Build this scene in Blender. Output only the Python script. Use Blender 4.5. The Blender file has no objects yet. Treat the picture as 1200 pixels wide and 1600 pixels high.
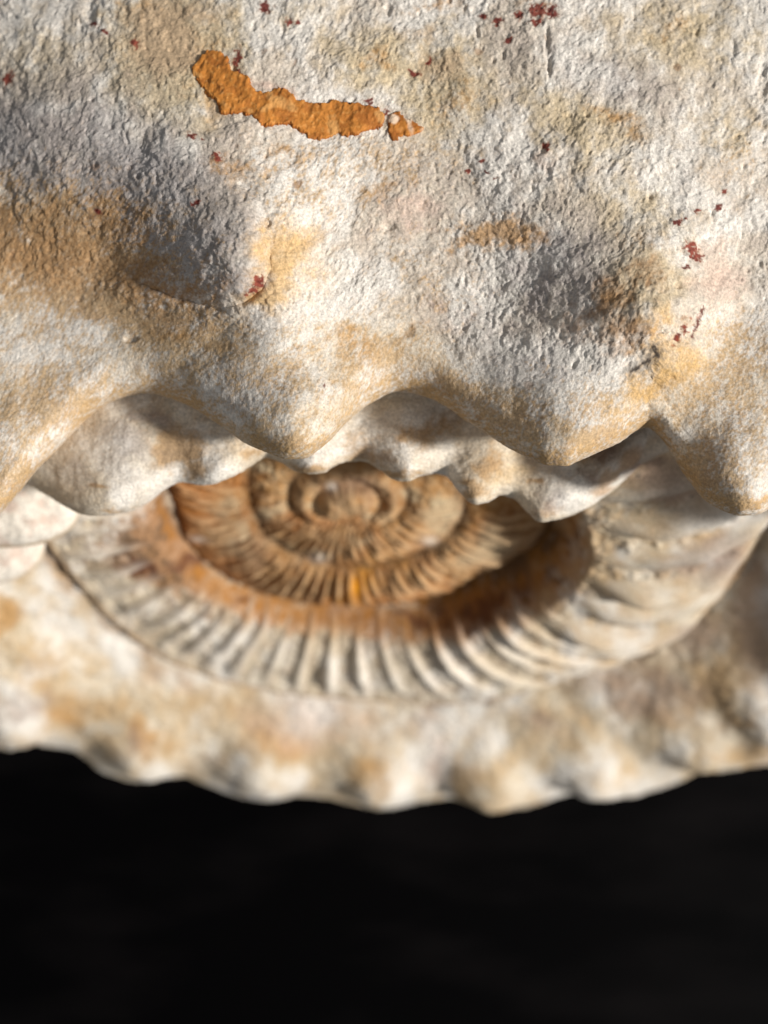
import bpy, math
import numpy as np
from mathutils import Matrix, Vector

# ------------------------------------------------------------------ camera, world, sun
S40, C40 = math.sin(math.radians(40)), math.cos(math.radians(40))
FPX = 600 / math.tan(math.radians(20))            # focal length in photo pixels
CAM_Z = 0.543                                     # lens height above the black surface
scene = bpy.context.scene
cd = bpy.data.cameras.new("camera"); cam = bpy.data.objects.new("camera", cd)
scene.collection.objects.link(cam)
cd.sensor_fit = 'HORIZONTAL'; cd.sensor_width = 36.0
cd.lens = 18.0 / math.tan(math.radians(20))
cd.clip_start = 0.01; cd.clip_end = 100
cd.dof.use_dof = True; cd.dof.focus_distance = 0.250; cd.dof.aperture_fstop = cd.lens / 6.0
SP, CP = math.sin(math.radians(15)), math.cos(math.radians(15))   # the lens looks down 75 degrees, the fossil leans back
RW = np.array([[1, 0, 0], [0, CP, -SP], [0, SP, CP]])             # lens axes -> world axes
CAM = np.array([0.0, 0.0, CAM_Z])
cam.matrix_world = Matrix([[*RW[0], 0], [*RW[1], 0], [*RW[2], CAM_Z], [0, 0, 0, 1]])
scene.camera = cam

SUN = np.array([0.80, -0.16, 0.61]); SUN = SUN / np.linalg.norm(SUN)   # towards the sun, lens axes
sw = RW @ SUN
world = bpy.data.worlds.new("World"); scene.world = world; world.use_nodes = True
wn = world.node_tree.nodes; wl = world.node_tree.links
sky = wn.new('ShaderNodeTexSky'); sky.sky_type = 'NISHITA'; sky.sun_disc = False
sky.sun_elevation = math.asin(sw[2]); sky.sun_rotation = math.atan2(sw[0], sw[1])
hs = wn.new('ShaderNodeHueSaturation'); hs.inputs['Saturation'].default_value = 0.15
wl.new(sky.outputs[0], hs.inputs['Color']); wl.new(hs.outputs[0], wn['Background'].inputs[0]); wn['Background'].inputs[1].default_value = 0.07
ld = bpy.data.lights.new("sun", 'SUN'); ld.energy = 4.6; ld.angle = math.radians(5); ld.color = (1.0, 0.955, 0.89)
sun = bpy.data.objects.new("sun", ld); scene.collection.objects.link(sun)
sun.rotation_euler = Vector(sw).to_track_quat('Z', 'Y').to_euler(); sun.location = (1, -1, 1)
scene.view_settings.view_transform = 'Standard'; scene.view_settings.look = 'None'
scene.view_settings.exposure = 0.0; scene.view_settings.gamma = 1.0
scene.cycles.max_bounces = 6; scene.cycles.diffuse_bounces = 4

# ------------------------------------------------------------------ numeric helpers
def sstep(a, b, x):
    t = np.clip((x - a) / (b - a), 0, 1); return t * t * (3 - 2 * t)
def lerp(a, b, t): return a + (b - a) * t
def srgb(r, g, b):
    c = np.array([r, g, b]) / 255.0
    return np.where(c <= 0.04045, c / 12.92, ((c + 0.055) / 1.055) ** 2.4)
def _hash(ix, iy, seed):
    h = (ix.astype(np.int64) * 374761393 + iy.astype(np.int64) * 668265263 + seed * 974634777) & 0xFFFFFFFF
    h = ((h ^ (h >> 13)) * 1274126177) & 0xFFFFFFFF
    h = ((h ^ (h >> 16)) * 2246822519) & 0xFFFFFFFF
    return (h ^ (h >> 15)) & 0xFFFF
_ang = np.arange(65536) * (2 * np.pi / 65536)
_gx, _gy = np.cos(_ang).astype(np.float32), np.sin(_ang).astype(np.float32)
def noise(x, y, scale, seed=0):
    """gradient noise, about -0.7..0.7, feature size = scale"""
    x = x / scale + 17.31 * seed; y = y / scale - 9.77 * seed
    ix, iy = np.floor(x), np.floor(y); fx, fy = x - ix, y - iy
    u = fx * fx * fx * (fx * (fx * 6 - 15) + 10); v = fy * fy * fy * (fy * (fy * 6 - 15) + 10)
    def g(dx, dy):
        h = _hash(ix + dx, iy + dy, seed); return _gx[h] * (fx - dx) + _gy[h] * (fy - dy)
    a = lerp(g(0, 0), g(1, 0), u); b = lerp(g(0, 1), g(1, 1), u)
    return lerp(a, b, v) * 1.4
def fbm(x, y, scale, seed=0, octs=4, gain=0.5):
    s = 0; a = 1; t = 0
    for k in range(octs):
        s = s + a * noise(x, y, scale / 2 ** k, seed + k); t += a; a *= gain
        x, y = 0.7986 * x - 0.6018 * y, 0.6018 * x + 0.7986 * y
    return s / t * 1.5
def ridged(x, y, scale, seed=0, octs=3):
    s = 0; a = 1; t = 0
    for k in range(octs):
        s = s + a * (1 - np.abs(noise(x, y, scale / 2 ** k, seed + k)) * 2); t += a; a *= 0.5
    return s / t
def pchip(xk, yk, x):
    xk = np.asarray(xk, float); yk = np.asarray(yk, float)
    h = np.diff(xk); d = np.diff(yk) / h; m = np.zeros_like(yk)
    for i in range(1, len(xk) - 1):
        if d[i - 1] * d[i] > 0:
            w1, w2 = 2 * h[i] + h[i - 1], h[i] + 2 * h[i - 1]
            m[i] = (w1 + w2) / (w1 / d[i - 1] + w2 / d[i])
    m[0], m[-1] = d[0], d[-1]
    i = np.clip(np.searchsorted(xk, x) - 1, 0, len(h) - 1); t = np.clip((x - xk[i]) / h[i], 0, 1)
    return ((2 * t**3 - 3 * t**2 + 1) * yk[i] + (t**3 - 2 * t**2 + t) * h[i] * m[i]
            + (-2 * t**3 + 3 * t**2) * yk[i + 1] + (t**3 - t**2) * h[i] * m[i + 1])
def seg_field(x, y, poly):
    """distance to a polyline and the values interpolated along it"""
    best = np.full(x.shape, 1e9); vals = [np.zeros(x.shape) for _ in range(len(poly[0]) - 2)]
    for a, b in zip(poly[:-1], poly[1:]):
        dx, dy = b[0] - a[0], b[1] - a[1]; L = dx * dx + dy * dy
        t = np.clip(((x - a[0]) * dx + (y - a[1]) * dy) / L, 0, 1)
        d = np.hypot(x - a[0] - t * dx, y - a[1] - t * dy); m = d < best
        best = np.where(m, d, best)
        for k in range(len(vals)): vals[k] = np.where(m, lerp(a[2 + k], b[2 + k], t), vals[k])
    return best, vals
def ridge_sum(x, y, ridges):
    """rounded ridges along polylines of (x, y, height, half width)"""
    H = 0
    for r in ridges:
        num = 0; den = 1e-9; dmin, _ = seg_field(x, y, r)
        for a, b in zip(r[:-1], r[1:]):
            d, (amp, w) = seg_field(x, y, [a, b]); q = d / w
            k = np.exp(-(d - dmin) / 14.0); num = num + k * amp * np.exp(-q * q * 0.5 * (1 + 0.35 * q)); den = den + k
        H = H + num / den
    return H
def sdf(x, y, poly):
    """signed distance to a polygon, positive inside"""
    p = np.array(poly, float); best = np.full(x.shape, 1e9); ins = np.zeros(x.shape, bool)
    for a, b in zip(p, np.roll(p, -1, 0)):
        d, _ = seg_field(x, y, [(*a, 0), (*b, 0)]); best = np.minimum(best, d)
        c = ((a[1] > y) != (b[1] > y)) & (x < (b[0] - a[0]) * (y - a[1]) / (b[1] - a[1] + 1e-12) + a[0]); ins ^= c
    return np.where(ins, best, -best)
def blobs(x, y, lst):
    """soft patches: (cx, cy, rx, ry, degrees, amount)"""
    m = np.zeros(x.shape)
    for cx, cy, rx, ry, rot, am in lst:
        c, s = math.cos(math.radians(rot)), math.sin(math.radians(rot))
        u = ((x - cx) * c + (y - cy) * s) / rx; v = (-(x - cx) * s + (y - cy) * c) / ry
        m = np.maximum(m, am * np.exp(-(u * u + v * v) * 0.9))
    return m
def cover(amount, n, soft=0.22):
    """break a soft amount up into a mottled cover with noise n (about -1..1)"""
    return sstep(0.5 - soft, 0.5 + soft, amount + n * 0.5) * sstep(0.0, 0.12, amount)
def mixc(c, col, m): return c + (np.asarray(col) - c) * np.clip(m, 0, 1)[..., None]

def ray(x, y, d):
    """point seen at photo pixel (x, y) lying d metres ahead of the lens (lens axes)"""
    return np.stack([(x - 600) / FPX * d, (800 - y) / FPX * d, -d + 0 * x], -1)
def to_world(p): return p @ RW.T + CAM
PXM = 0.25 / FPX                                   # one photo pixel in metres at the near rim

# ------------------------------------------------------------------ mesh helpers
def grid_faces(nr, nc, wrap=False, off=0):
    i = np.arange(nr - 1)[:, None]; j = np.arange(nc if wrap else nc - 1)[None, :]; k = (j + 1) % nc
    a = i * nc + j; b = i * nc + k; c = (i + 1) * nc + k; d = (i + 1) * nc + j
    return (np.stack([a, b, c, d], -1).reshape(-1, 4) + off).astype(np.int32)
def make_mesh(name, verts, faces, cols, mat):
    me = bpy.data.meshes.new(name)
    v = np.ascontiguousarray(verts, np.float32); f = np.ascontiguousarray(faces, np.int32)
    me.vertices.add(len(v)); me.vertices.foreach_set('co', v.ravel())
    me.loops.add(f.size); me.loops.foreach_set('vertex_index', f.ravel())
    me.polygons.add(len(f)); me.polygons.foreach_set('loop_start', np.arange(0, f.size, f.shape[1], dtype=np.int32))
    me.polygons.foreach_set('use_smooth', np.ones(len(f), bool))
    me.update(calc_edges=True)
    if cols is not None:
        at = me.attributes.new('pigment', 'FLOAT_COLOR', 'POINT')
        c = np.ones((len(v), 4), np.float32); c[:, :3] = np.clip(cols, 0, 1); at.data.foreach_set('color', c.ravel())
    me.materials.append(mat)
    return me
def link(name, me, parent=None, label=None):
    o = bpy.data.objects.new(name, me); scene.collection.objects.link(o)
    if parent is not None: o.parent = parent
    if label: o['label'] = label
    return o
class Shell:
    """collects grids into one mesh"""
    def __init__(s): s.v = []; s.f = []; s.c = []; s.n = 0
    def grid(s, P, col, wrap=False, flip=False):
        nr, nc = P.shape[:2]; f = grid_faces(nr, nc, wrap, s.n)
        s.v.append(to_world(P.reshape(-1, 3))); s.c.append(col.reshape(-1, 3)); s.f.append(f[:, ::-1] if flip else f); s.n += nr * nc
    def build(s, name, mat, parent, label=None):
        return link(name, make_mesh(name, np.concatenate(s.v), np.concatenate(s.f), np.concatenate(s.c), mat), parent, label)

# ------------------------------------------------------------------ materials
def stone_material(name, grain=1.4, bump=0.45, rough=0.92):
    m = bpy.data.materials.new(name); m.use_nodes = True; nt = m.node_tree; N = nt.nodes; L = nt.links
    b = N['Principled BSDF']; b.inputs['Roughness'].default_value = rough; b.inputs['Specular IOR Level'].default_value = 0.22
    at = N.new('ShaderNodeAttribute'); at.attribute_name = 'pigment'
    tc = N.new('ShaderNodeTexCoord')
    n1 = N.new('ShaderNodeTexNoise'); n1.inputs['Scale'].default_value = 1500; n1.inputs['Detail'].default_value = 3; n1.inputs['Roughness'].default_value = 0.65
    n2 = N.new('ShaderNodeTexNoise'); n2.inputs['Scale'].default_value = 420; n2.inputs['Detail'].default_value = 4; n2.inputs['Roughness'].default_value = 0.6
    for n in (n1, n2): L.new(tc.outputs['Object'], n.inputs['Vector'])
    r1 = N.new('ShaderNodeMapRange'); r1.inputs[1].default_value = 0.3; r1.inputs[2].default_value = 0.7
    r1.inputs[3].default_value = 1 - 0.22 * grain; r1.inputs[4].default_value = 1 + 0.16 * grain
    L.new(n1.outputs['Fac'], r1.inputs[0])
    mul = N.new('ShaderNodeVectorMath'); mul.operation = 'SCALE'
    L.new(at.outputs['Color'], mul.inputs[0]); L.new(r1.outputs[0], mul.inputs['Scale'])
    L.new(mul.outputs[0], b.inputs['Base Color'])
    bp = N.new('ShaderNodeBump'); bp.inputs['Strength'].default_value = bump; bp.inputs['Distance'].default_value = 0.0006
    add = N.new('ShaderNodeMath'); add.operation = 'ADD'
    L.new(n1.outputs['Fac'], add.inputs[0]); L.new(n2.outputs['Fac'], add.inputs[1])
    L.new(add.outputs[0], bp.inputs['Height']); L.new(bp.outputs[0], b.inputs['Normal'])
    return m
MAT = stone_material('chalky_limestone')
MAT_CLAY = stone_material('ochre_clay', 0.5, 0.25, 0.75)

# palette (linear albedo)
WHITE, CREAM = srgb(226, 220, 211), srgb(214, 200, 176)
BEIGE, TAN, OCHRE = srgb(196, 178, 146), srgb(178, 145, 104), srgb(182, 136, 78)
GREY, BROWN, DARK = srgb(164, 158, 158), srgb(140, 98, 58), srgb(74, 46, 26)
RED, GOLD, PINK = srgb(100, 28, 26), srgb(212, 172, 108), srgb(206, 180, 164)

# ------------------------------------------------------------------ the fossil
fossil = bpy.data.objects.new('ammonite_fossil', None); scene.collection.objects.link(fossil)
fossil['label'] = 'large chalky cream ammonite fossil with scalloped whorls and rusty brown centre standing on black'
fossil['category'] = 'fossil'
fossil.location = (0, 0.30, 0.0); FL = np.array([0, 0.30, 0.0])

def rel(o): o.matrix_parent_inverse = fossil.matrix_world.inverted()

# ---- near part of the outer whorl: lobed umbilical rim, two knobs, rough chalky flank
CR_A = [(-700, 760), (-600, 640), (-500, 690), (-430, 790), (-380, 730), (-300, 650), (-200, 640), (-120, 720), (-70, 790), (-25, 813), (0, 803),
        (30, 768), (60, 733), (100, 692), (140, 650), (180, 625), (230, 615), (280, 627), (330, 655), (380, 690),
        (420, 709), (450, 717), (475, 716), (500, 702), (540, 662), (580, 630), (620, 613), (660, 618), (700, 638), (740, 665), (790, 697),
        (830, 717), (860, 727), (882, 728), (905, 720), (940, 705), (970, 690), (996, 673), (1012, 668), (1030, 682), (1052, 713), (1075, 748), (1100, 780), (1130, 798),
        (1160, 806), (1185, 803), (1215, 785), (1260, 770), (1330, 750), (1400, 780), (1480, 850), (1550, 900), (1620, 880), (1700, 850), (1900, 860)]  # last points, out of view, hang low to throw shade inward
RHO_A = [(-700, 60), (-200, 95), (-25, 50), (100, 75), (230, 70), (330, 60), (460, 50), (620, 85), (740, 60), (872, 48), (1010, 60), (1165, 52), (1330, 90), (1550, 55), (1900, 60)]
RIDGES_A = [
    [(470, 735, 108, 86), (448, 650, 92, 94), (405, 570, 56, 95), (360, 510, 20, 95)],
    [(398, 420, 40, 66), (362, 355, 46, 105), (280, 290, 40, 130), (140, 190, 30, 150), (-60, 60, 20, 160)],
    [(345, 400, 46, 190), (250, 200, 30, 220)],
    [(885, 745, 108, 100), (908, 655, 92, 110), (957, 600, 62, 112), (1005, 570, 34, 95)],
    [(1030, 520, 40, 60), (1024, 485, 80, 96), (998, 400, 72, 130), (955, 310, 44, 140), (900, 180, 20, 160)],
    [(1172, 825, 125, 80), (1172, 730, 112, 90), (1195, 630, 55, 110), (1260, 500, 35, 130)],
    [(-20, 830, 118, 88), (-32, 700, 96, 100), (-45, 590, 52, 120), (-90, 450, 40, 150)],
    [(-430, 800, 90, 95), (-440, 600, 50, 120)], [(1550, 860, 95, 95), (1560, 650, 55, 120)],
]
KNOB1 = [(120, 330), (170, 400), (215, 436), (262, 458), (310, 471), (345, 477), (382, 470), (405, 450), (419, 420), (421, 370), (400, 310), (350, 250), (200, 190), (60, 200)]
KNOB2 = [(800, 300), (830, 420), (880, 500), (950, 545), (1010, 566), (1036, 555), (1062, 520), (1082, 478), (1085, 420), (1060, 350), (1000, 280), (900, 220)]

def crest_round(xs, yk):
    return pchip([p[0] for p in yk], [p[1] for p in yk], xs)

def relief_A(x, y):
    """large shape of the near flank, photo pixels, positive towards the viewer"""
    H = -np.clip((430 - y) / 900, 0, 3) ** 2 * 330 - np.where(x < 640, ((x - 640) / 1100) ** 2 * 280, ((x - 640) / 1100) ** 2 * 60) - np.clip(640 - x, 0, 1500) * .04
    H = H + ridge_sum(x, y, RIDGES_A)
    xw = x + fbm(x, y, 40, 71, 3) * 5; yw = y + fbm(x, y, 40, 75, 3) * 5
    s1 = sdf(xw, yw, KNOB1); f1 = np.exp(-((np.hypot(x - 350, (y - 450)) / 165) ** 2))
    f1 = f1 * (.25 + .75 * sstep(170, 330, x)); H = H + 38 * sstep(-4, 30, s1) * f1 - 10 * np.exp(-((s1 + 3) / 6.0) ** 2) * np.exp(-((np.hypot(x - 330, (y - 470)) / 110) ** 2))
    s2 = sdf(xw, yw, KNOB2); f2 = np.exp(-((np.hypot(x - 1015, (y - 520)) / 130) ** 2))
    H = H + 9 * sstep(-8, 60, s2) * f2
    # hollows on either side of the knobs
    H = H - 48 * np.exp(-(((x - 150) / 190) ** 2 + ((y - 450) / 95) ** 2))
    H = H - 30 * np.exp(-(((x - 600) / 170) ** 2 + ((y - 430) / 170) ** 2))
    H = H - 30 * np.exp(-(((x - 1150) / 80) ** 2 + ((y - 480) / 120) ** 2))
    H = H + fbm(x, y, 260, 3, 3) * 12
    return H

def micro_A(x, y, lip):
    """peeling chalk layers, grain and pits; lip = 1 on the smoother rolled rim"""
    wx = x + fbm(x, y, 30, 41, 3) * 8; wy = y + fbm(x, y, 30, 47, 3) * 8
    n = fbm(wx, wy, 90, 11, 5, 0.6)
    lay = 0
    for k, t in enumerate((-0.42, -0.15, 0.10, 0.34, 0.55)):
        lay = lay + sstep(t - 0.03, t + 0.03, n + 0.22 * fbm(x, y, 12, 60 + k, 3))
    fib = fbm(x + 0.35 * y, y * 0.42, 11, 23, 4, 0.62)
    cr = ridged(wx, wy, 15, 29, 3)
    g2 = fbm(x, y, 6, 31, 3, 0.68)
    w1 = sstep(-0.25, 0.45, fbm(x, y, 130, 83, 3)); w2 = sstep(-0.3, 0.4, fbm(x, y, 110, 87, 3))
    up = lay * 2.1 + fib * (0.5 + 1.9 * w1) + cr * (0.2 + 1.2 * w2) + g2 * (0.45 + 0.65 * w1) + fbm(x, y, 42, 89, 3) * 3.2
    dimple = -2.4 * sstep(0.35, 0.7, noise(x, y, 15, 97)) * w2
    lipg = fbm(x + y * 0.4, y * 0.8, 6.5, 37, 3, 0.65) * 0.75 + fbm(x, y, 34, 39, 3) * 1.5
    pits = -5.0 * sstep(0.55, 0.75, noise(x, y, 24, 91)) * sstep(0.1, 0.3, noise(x, y, 120, 93))
    nick = np.zeros(x.shape)
    for cx, cy, rx, ry in ((606, 355, 10, 6), (635, 516, 13, 11), (855, 70, 5, 26), (858, 105, 4, 20), (745, 52, 4, 9), (1190, 130, 8, 26), (142, 18, 10, 22), (205, 530, 10, 5)):
        nick = np.maximum(nick, np.exp(-((((x - cx) + fib * 4) / rx) ** 2 + ((y - cy) / ry) ** 2) ** 2))
    up = up * .68
    return lerp(up + dimple, lipg, lip) + pits * (1 - 0.5 * lip) - 5 * nick

def lip_mask(x, y):
    yk = pchip([-700, 0, 120, 200, 260, 400, 480, 620, 760, 900, 1020, 1120, 1250, 1900], [420, 450, 460, 490, 505, 515, 490, 480, 560, 590, 590, 520, 470, 450], x)
    return sstep(-40, 50, y - yk + fbm(x, y, 90, 51, 3) * 30)

RED_SPOTS = [(415, 15, 13, 12, 0), (452, 37, 9, 6, 0), (466, 38, 6, 6, 0), (149, 41, 10, 6, 20), (166, 54, 10, 5, 30), (212, 70, 7, 9, 0), (15, 124, 9, 15, 10),
             (371, 92, 7, 19, 5), (372, 116, 6, 10, 0), (755, 28, 9, 6, 20), (779, 36, 10, 7, -20), (811, 27, 8, 8, 0), (840, 20, 18, 15, -20), (862, 22, 14, 12, -30),
             (836, 38, 14, 6, 0), (793, 65, 9, 5, -20), (648, 116, 11, 7, 20), (670, 96, 4, 8, 0), (300, 214, 9, 7, 30), (317, 218, 4, 5, 0), (339, 249, 9, 9, 0), (155, 331, 8, 5, 30), (307, 318, 9, 5, -10),
             (853, 231, 8, 9, 0), (731, 269, 5, 4, 0), (752, 254, 5, 4, 0), (760, 272, 6, 4, 20), (776, 281, 5, 4, 0), (1056, 349, 10, 5, -10), (1070, 344, 5, 5, 0),
             (1089, 332, 7, 4, 0), (1120, 326, 8, 6, 0), (1131, 301, 5, 4, 0), (1078, 388, 14, 9, 20), (1085, 402, 13, 9, 0), (1072, 418, 6, 4, 0),
             (402, 441, 13, 12, -40), (1068, 513, 7, 10, -30), (1055, 528, 6, 8, 0), (392, 455, 12, 8, -30), (505, 602, 3, 3, 0), (575, 160, 9, 4, 10), (604, 176, 6, 8, 0)]
def colour_A(x, y, yy):
    """pigment of the near flank; yy runs on round the roll of the rim"""
    wx = x + fbm(x, yy, 60, 101, 3) * 22; wy = yy + fbm(x, yy, 60, 105, 3) * 22
    n_f = fbm(x, yy, 9, 111, 3, 0.7); n_m = fbm(x, yy, 34, 115, 4, 0.62); n_l = fbm(x, yy, 140, 119, 4)
    n_st = fbm(x + 0.4 * yy, yy * 0.8, 12, 123, 4, 0.7)
    lip = lip_mask(x, yy)
    c = np.broadcast_to(WHITE, x.shape + (3,)).copy()
    # broad washes
    c = mixc(c, CREAM, 0.8 * sstep(-0.35, 0.45, n_l + .5 * n_m))
    c = mixc(c, lerp(GREY, PINK, .3), .6 * cover(.46 + 0 * x, n_l * .8 + n_m * .7 + n_f * .35, .4) * (1 - .6 * lip))
    w = blobs(wx, wy, [(270, 80, 110, 130, 0, 1.0), (620, 110, 150, 60, 20, .75), (690, 130, 90, 100, 0, .75), (900, 190, 120, 60, 25, .7), (1060, 60, 150, 80, 0, .6),
                       (1130, 200, 80, 60, 0, .5), (60, 100, 120, 90, 0, .5), (470, 20, 100, 40, 0, .4), (330, 320, 120, 60, 0, .55), (980, 330, 120, 60, 20, .55), (1000, 440, 90, 70, 0, .7)])
    c = mixc(c, BEIGE, 0.9 * cover(w * 1.1, n_m * 0.7 + n_f * .2, 0.35))
    g = blobs(wx, wy, [(60, 220, 220, 120, 0, .8), (250, 320, 200, 110, 25, 1.1), (370, 430, 60, 50, 0, .8), (960, 120, 160, 60, 20, .5), (880, 430, 120, 110, 0, .65), (740, 470, 80, 60, 0, .35), (820, 560, 120, 60, 20, .45), (370, 600, 80, 90, 30, .5)])
    c = mixc(c, srgb(152, 146, 146), 0.72 * cover(g, n_m * 0.6 + n_f * .25, 0.35))  # lavender grey, plus painted shade on the flanks facing left
    pk = blobs(wx, wy, [(640, 330, 60, 40, 0, .6), (1120, 430, 60, 70, 0, .6), (440, 150, 40, 16, 10, .8), (700, 490, 60, 40, 0, .45), (850, 260, 60, 30, 0, .4)])
    c = mixc(c, PINK, 0.8 * cover(pk, n_m * 0.5, 0.3))
    # tan speckle on the rolled rim
    c = mixc(c, lerp(TAN, PINK, .3), .6 * cover(blobs(wx, wy, [(260, 60, 70, 80, 0, 1.0), (300, 20, 50, 30, 0, .8), (330, 150, 26, 40, 0, .9), (650, 60, 40, 30, 0, .5), (690, 110, 60, 40, 0, .6)]), n_m * .5 + n_f * .3, .35))
    t = blobs(wx, wy, [(90, 400, 190, 110, 10, .98), (250, 500, 190, 60, 22, .85), (60, 620, 150, 60, -20, .7), (150, 470, 160, 50, 10, .9), (110, 640, 110, 45, -40, .75), (590, 560, 90, 70, 10, .7),
                       (520, 620, 60, 50, 0, .5), (700, 610, 90, 40, 25, .75), (800, 650, 110, 40, 28, .75), (930, 690, 100, 30, -28, .85), (1030, 600, 90, 34, -28, .8), (1150, 560, 90, 60, -20, .65),
                       (460, 700, 70, 26, 0, .85), (330, 580, 110, 40, 30, .55), (860, 720, 60, 24, 0, .9), (1110, 740, 70, 80, 40, .8), (1165, 790, 60, 30, 0, .95), (20, 760, 60, 80, 0, .75), (-20, 770, 60, 70, 0, .95),
                       (720, 360, 50, 30, 0, .3), (690, 460, 70, 50, 0, .35), (1160, 250, 60, 60, 0, .3), (560, 250, 170, 50, 0, .45), (500, 300, 120, 60, 0, .4), (640, 420, 60, 80, 0, .3)])
    t = np.maximum(t, (0.34 + .22 * sstep(-.3, .4, fbm(x, yy, 120, 149, 3))) * lip)
    n_ff = fbm(x + .3 * yy, yy, 5.5, 127, 2, .7)
    c = mixc(c, lerp(TAN, BEIGE, .25 * sstep(-.3, .3, n_m)[..., None]), 0.88 * cover(t, n_st * 0.6 + n_ff * 0.7 + n_m * 0.6, 0.28))
    br = blobs(wx, wy, [(70, 390, 170, 80, 8, .95), (220, 440, 130, 50, 22, .9), (180, 350, 110, 60, 20, .7), (330, 440, 70, 40, 0, .5)])
    c = mixc(c, lerp(BROWN, TAN, .4), .8 * cover(br * .8, n_st * .7 + n_m * .4 + fbm(x, yy, 5.5, 128, 2, .7) * .6, .34))  # brown pigment with the shade of the left hollow mixed in
    rim = sstep(40, 5, pchip([p[0] for p in CR_A], [p[1] for p in CR_A], x) - yy)
    c = mixc(c, lerp(TAN, GOLD, .35), 0.6 * cover(rim * 0.62, n_st * 0.7 + n_ff * .5 + n_m * .5, 0.35))
    # ochre patches
    o = blobs(wx, wy, [(780, 370, 62, 24, -8, 1.0), (735, 380, 50, 20, 0, .75), (715, 350, 40, 14, 0, .5), (710, 165, 44, 30, -20, .5), (380, 260, 60, 24, 0, .5), (340, 255, 26, 18, 0, .55), (430, 240, 60, 16, 0, .5),
                       (960, 185, 46, 16, 25, .65), (990, 215, 30, 16, 60, .6), (1050, 45, 30, 16, 0, .5), (330, 100, 40, 50, 0, .35), (1020, 520, 26, 22, 0, .6), (960, 470, 30, 20, 0, .55), (1015, 380, 40, 20, 0, .4), (590, 100, 26, 16, 0, .6),
                       (560, 540, 60, 30, 0, .5), (640, 520, 18, 14, 0, .7), (210, 20, 60, 20, 0, .4), (600, 300, 60, 26, 0, .5), (270, 520, 60, 16, 20, .55), (830, 12, 30, 8, 0, .5), (690, 5, 60, 9, 0, .6)])
    c = mixc(c, lerp(OCHRE, TAN, .3), 0.8 * cover(o, n_f * 0.5 + n_m * 0.4 + n_st * .4, 0.32))
    c = mixc(c, lerp(BROWN, TAN, .3), .75 * cover(blobs(wx, wy, [(960, 470, 40, 40, 0, .9), (985, 520, 50, 30, -20, .7), (920, 510, 50, 30, 0, .6), (1000, 430, 40, 30, 0, .6)]), n_st * .7 + n_m * .4, .35))  # brown tint that also paints shade onto the second knob
    gd = blobs(wx, wy, [(440, 400, 46, 60, 10, 1.0), (420, 460, 44, 26, -10, 1.0), (480, 430, 60, 40, 0, .6), (1050, 560, 44, 50, 30, .85), (1010, 610, 70, 26, -30, .75), (1030, 500, 26, 26, 0, .6), (320, 130, 24, 60, 0, .5)])
    c = mixc(c, lerp(GOLD, TAN, .2), 0.75 * cover(gd, n_m * 0.4 + n_f * .35, 0.42))
    # small marks
    fw = fbm(x, yy, 8, 131, 2) * 4.0; fv = fbm(x, yy, 8, 135, 2) * 4.0
    red = np.zeros(x.shape)
    for cx, cy, rx, ry, rot in RED_SPOTS:
        red = np.maximum(red, blobs(x + fw, yy + fv, [(cx, cy, rx * .95, ry * .95, rot, 1.0)]))
    n_r = fbm(x, yy, 6, 139, 3, .7); red = red - .30 * sstep(-.1, .5, n_r)
    c = mixc(c, lerp(RED, OCHRE, 0.35), 0.6 * sstep(0.22, 0.60, red + n_f * 0.3))
    c = mixc(c, lerp(RED, srgb(150, 74, 60), .6 * sstep(-.2, .3, n_m)[..., None]), 0.9 * sstep(0.42, 0.66, red + n_f * 0.35))
    d1, _ = seg_field(x + fw * .6, yy + fv * .6, [(982, 582, 0), (1002, 569, 0), (1026, 553, 0), (1021, 542, 0)])
    d2, _ = seg_field(x + fw * .6, yy + fv * .6, [(1080, 526, 0), (1087, 505, 0), (1096, 478, 0)])
    c = mixc(c, srgb(40, 32, 28), 0.9 * sstep(3.6, .8, d1 + n_f * 5)); c = mixc(c, srgb(90, 82, 76), .5 * sstep(16, 4, d1 + n_f * 12)); c = mixc(c, srgb(96, 36, 28), 0.9 * sstep(3.0, .8, d2 + n_f * 4))
    d3, _ = seg_field(x, yy, [(1050, 545, 0), (1070, 515, 0), (1085, 490, 0)])
    c = mixc(c, srgb(150, 70, 44), 0.6 * sstep(12, 4, d3) * sstep(0.1, 0.4, n_f))
    dots = sstep(0.62, 0.72, noise(x, yy, 26, 141)) * sstep(0.1, 0.4, noise(x, yy, 200, 143))
    c = mixc(c, BROWN, 0.55 * dots)
    # chalk caught on the high grain, dust in the low
    c = c * (1 + 0.10 * n_f + 0.08 * n_m + 0.14 * n_ff)[..., None]
    return c

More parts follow.
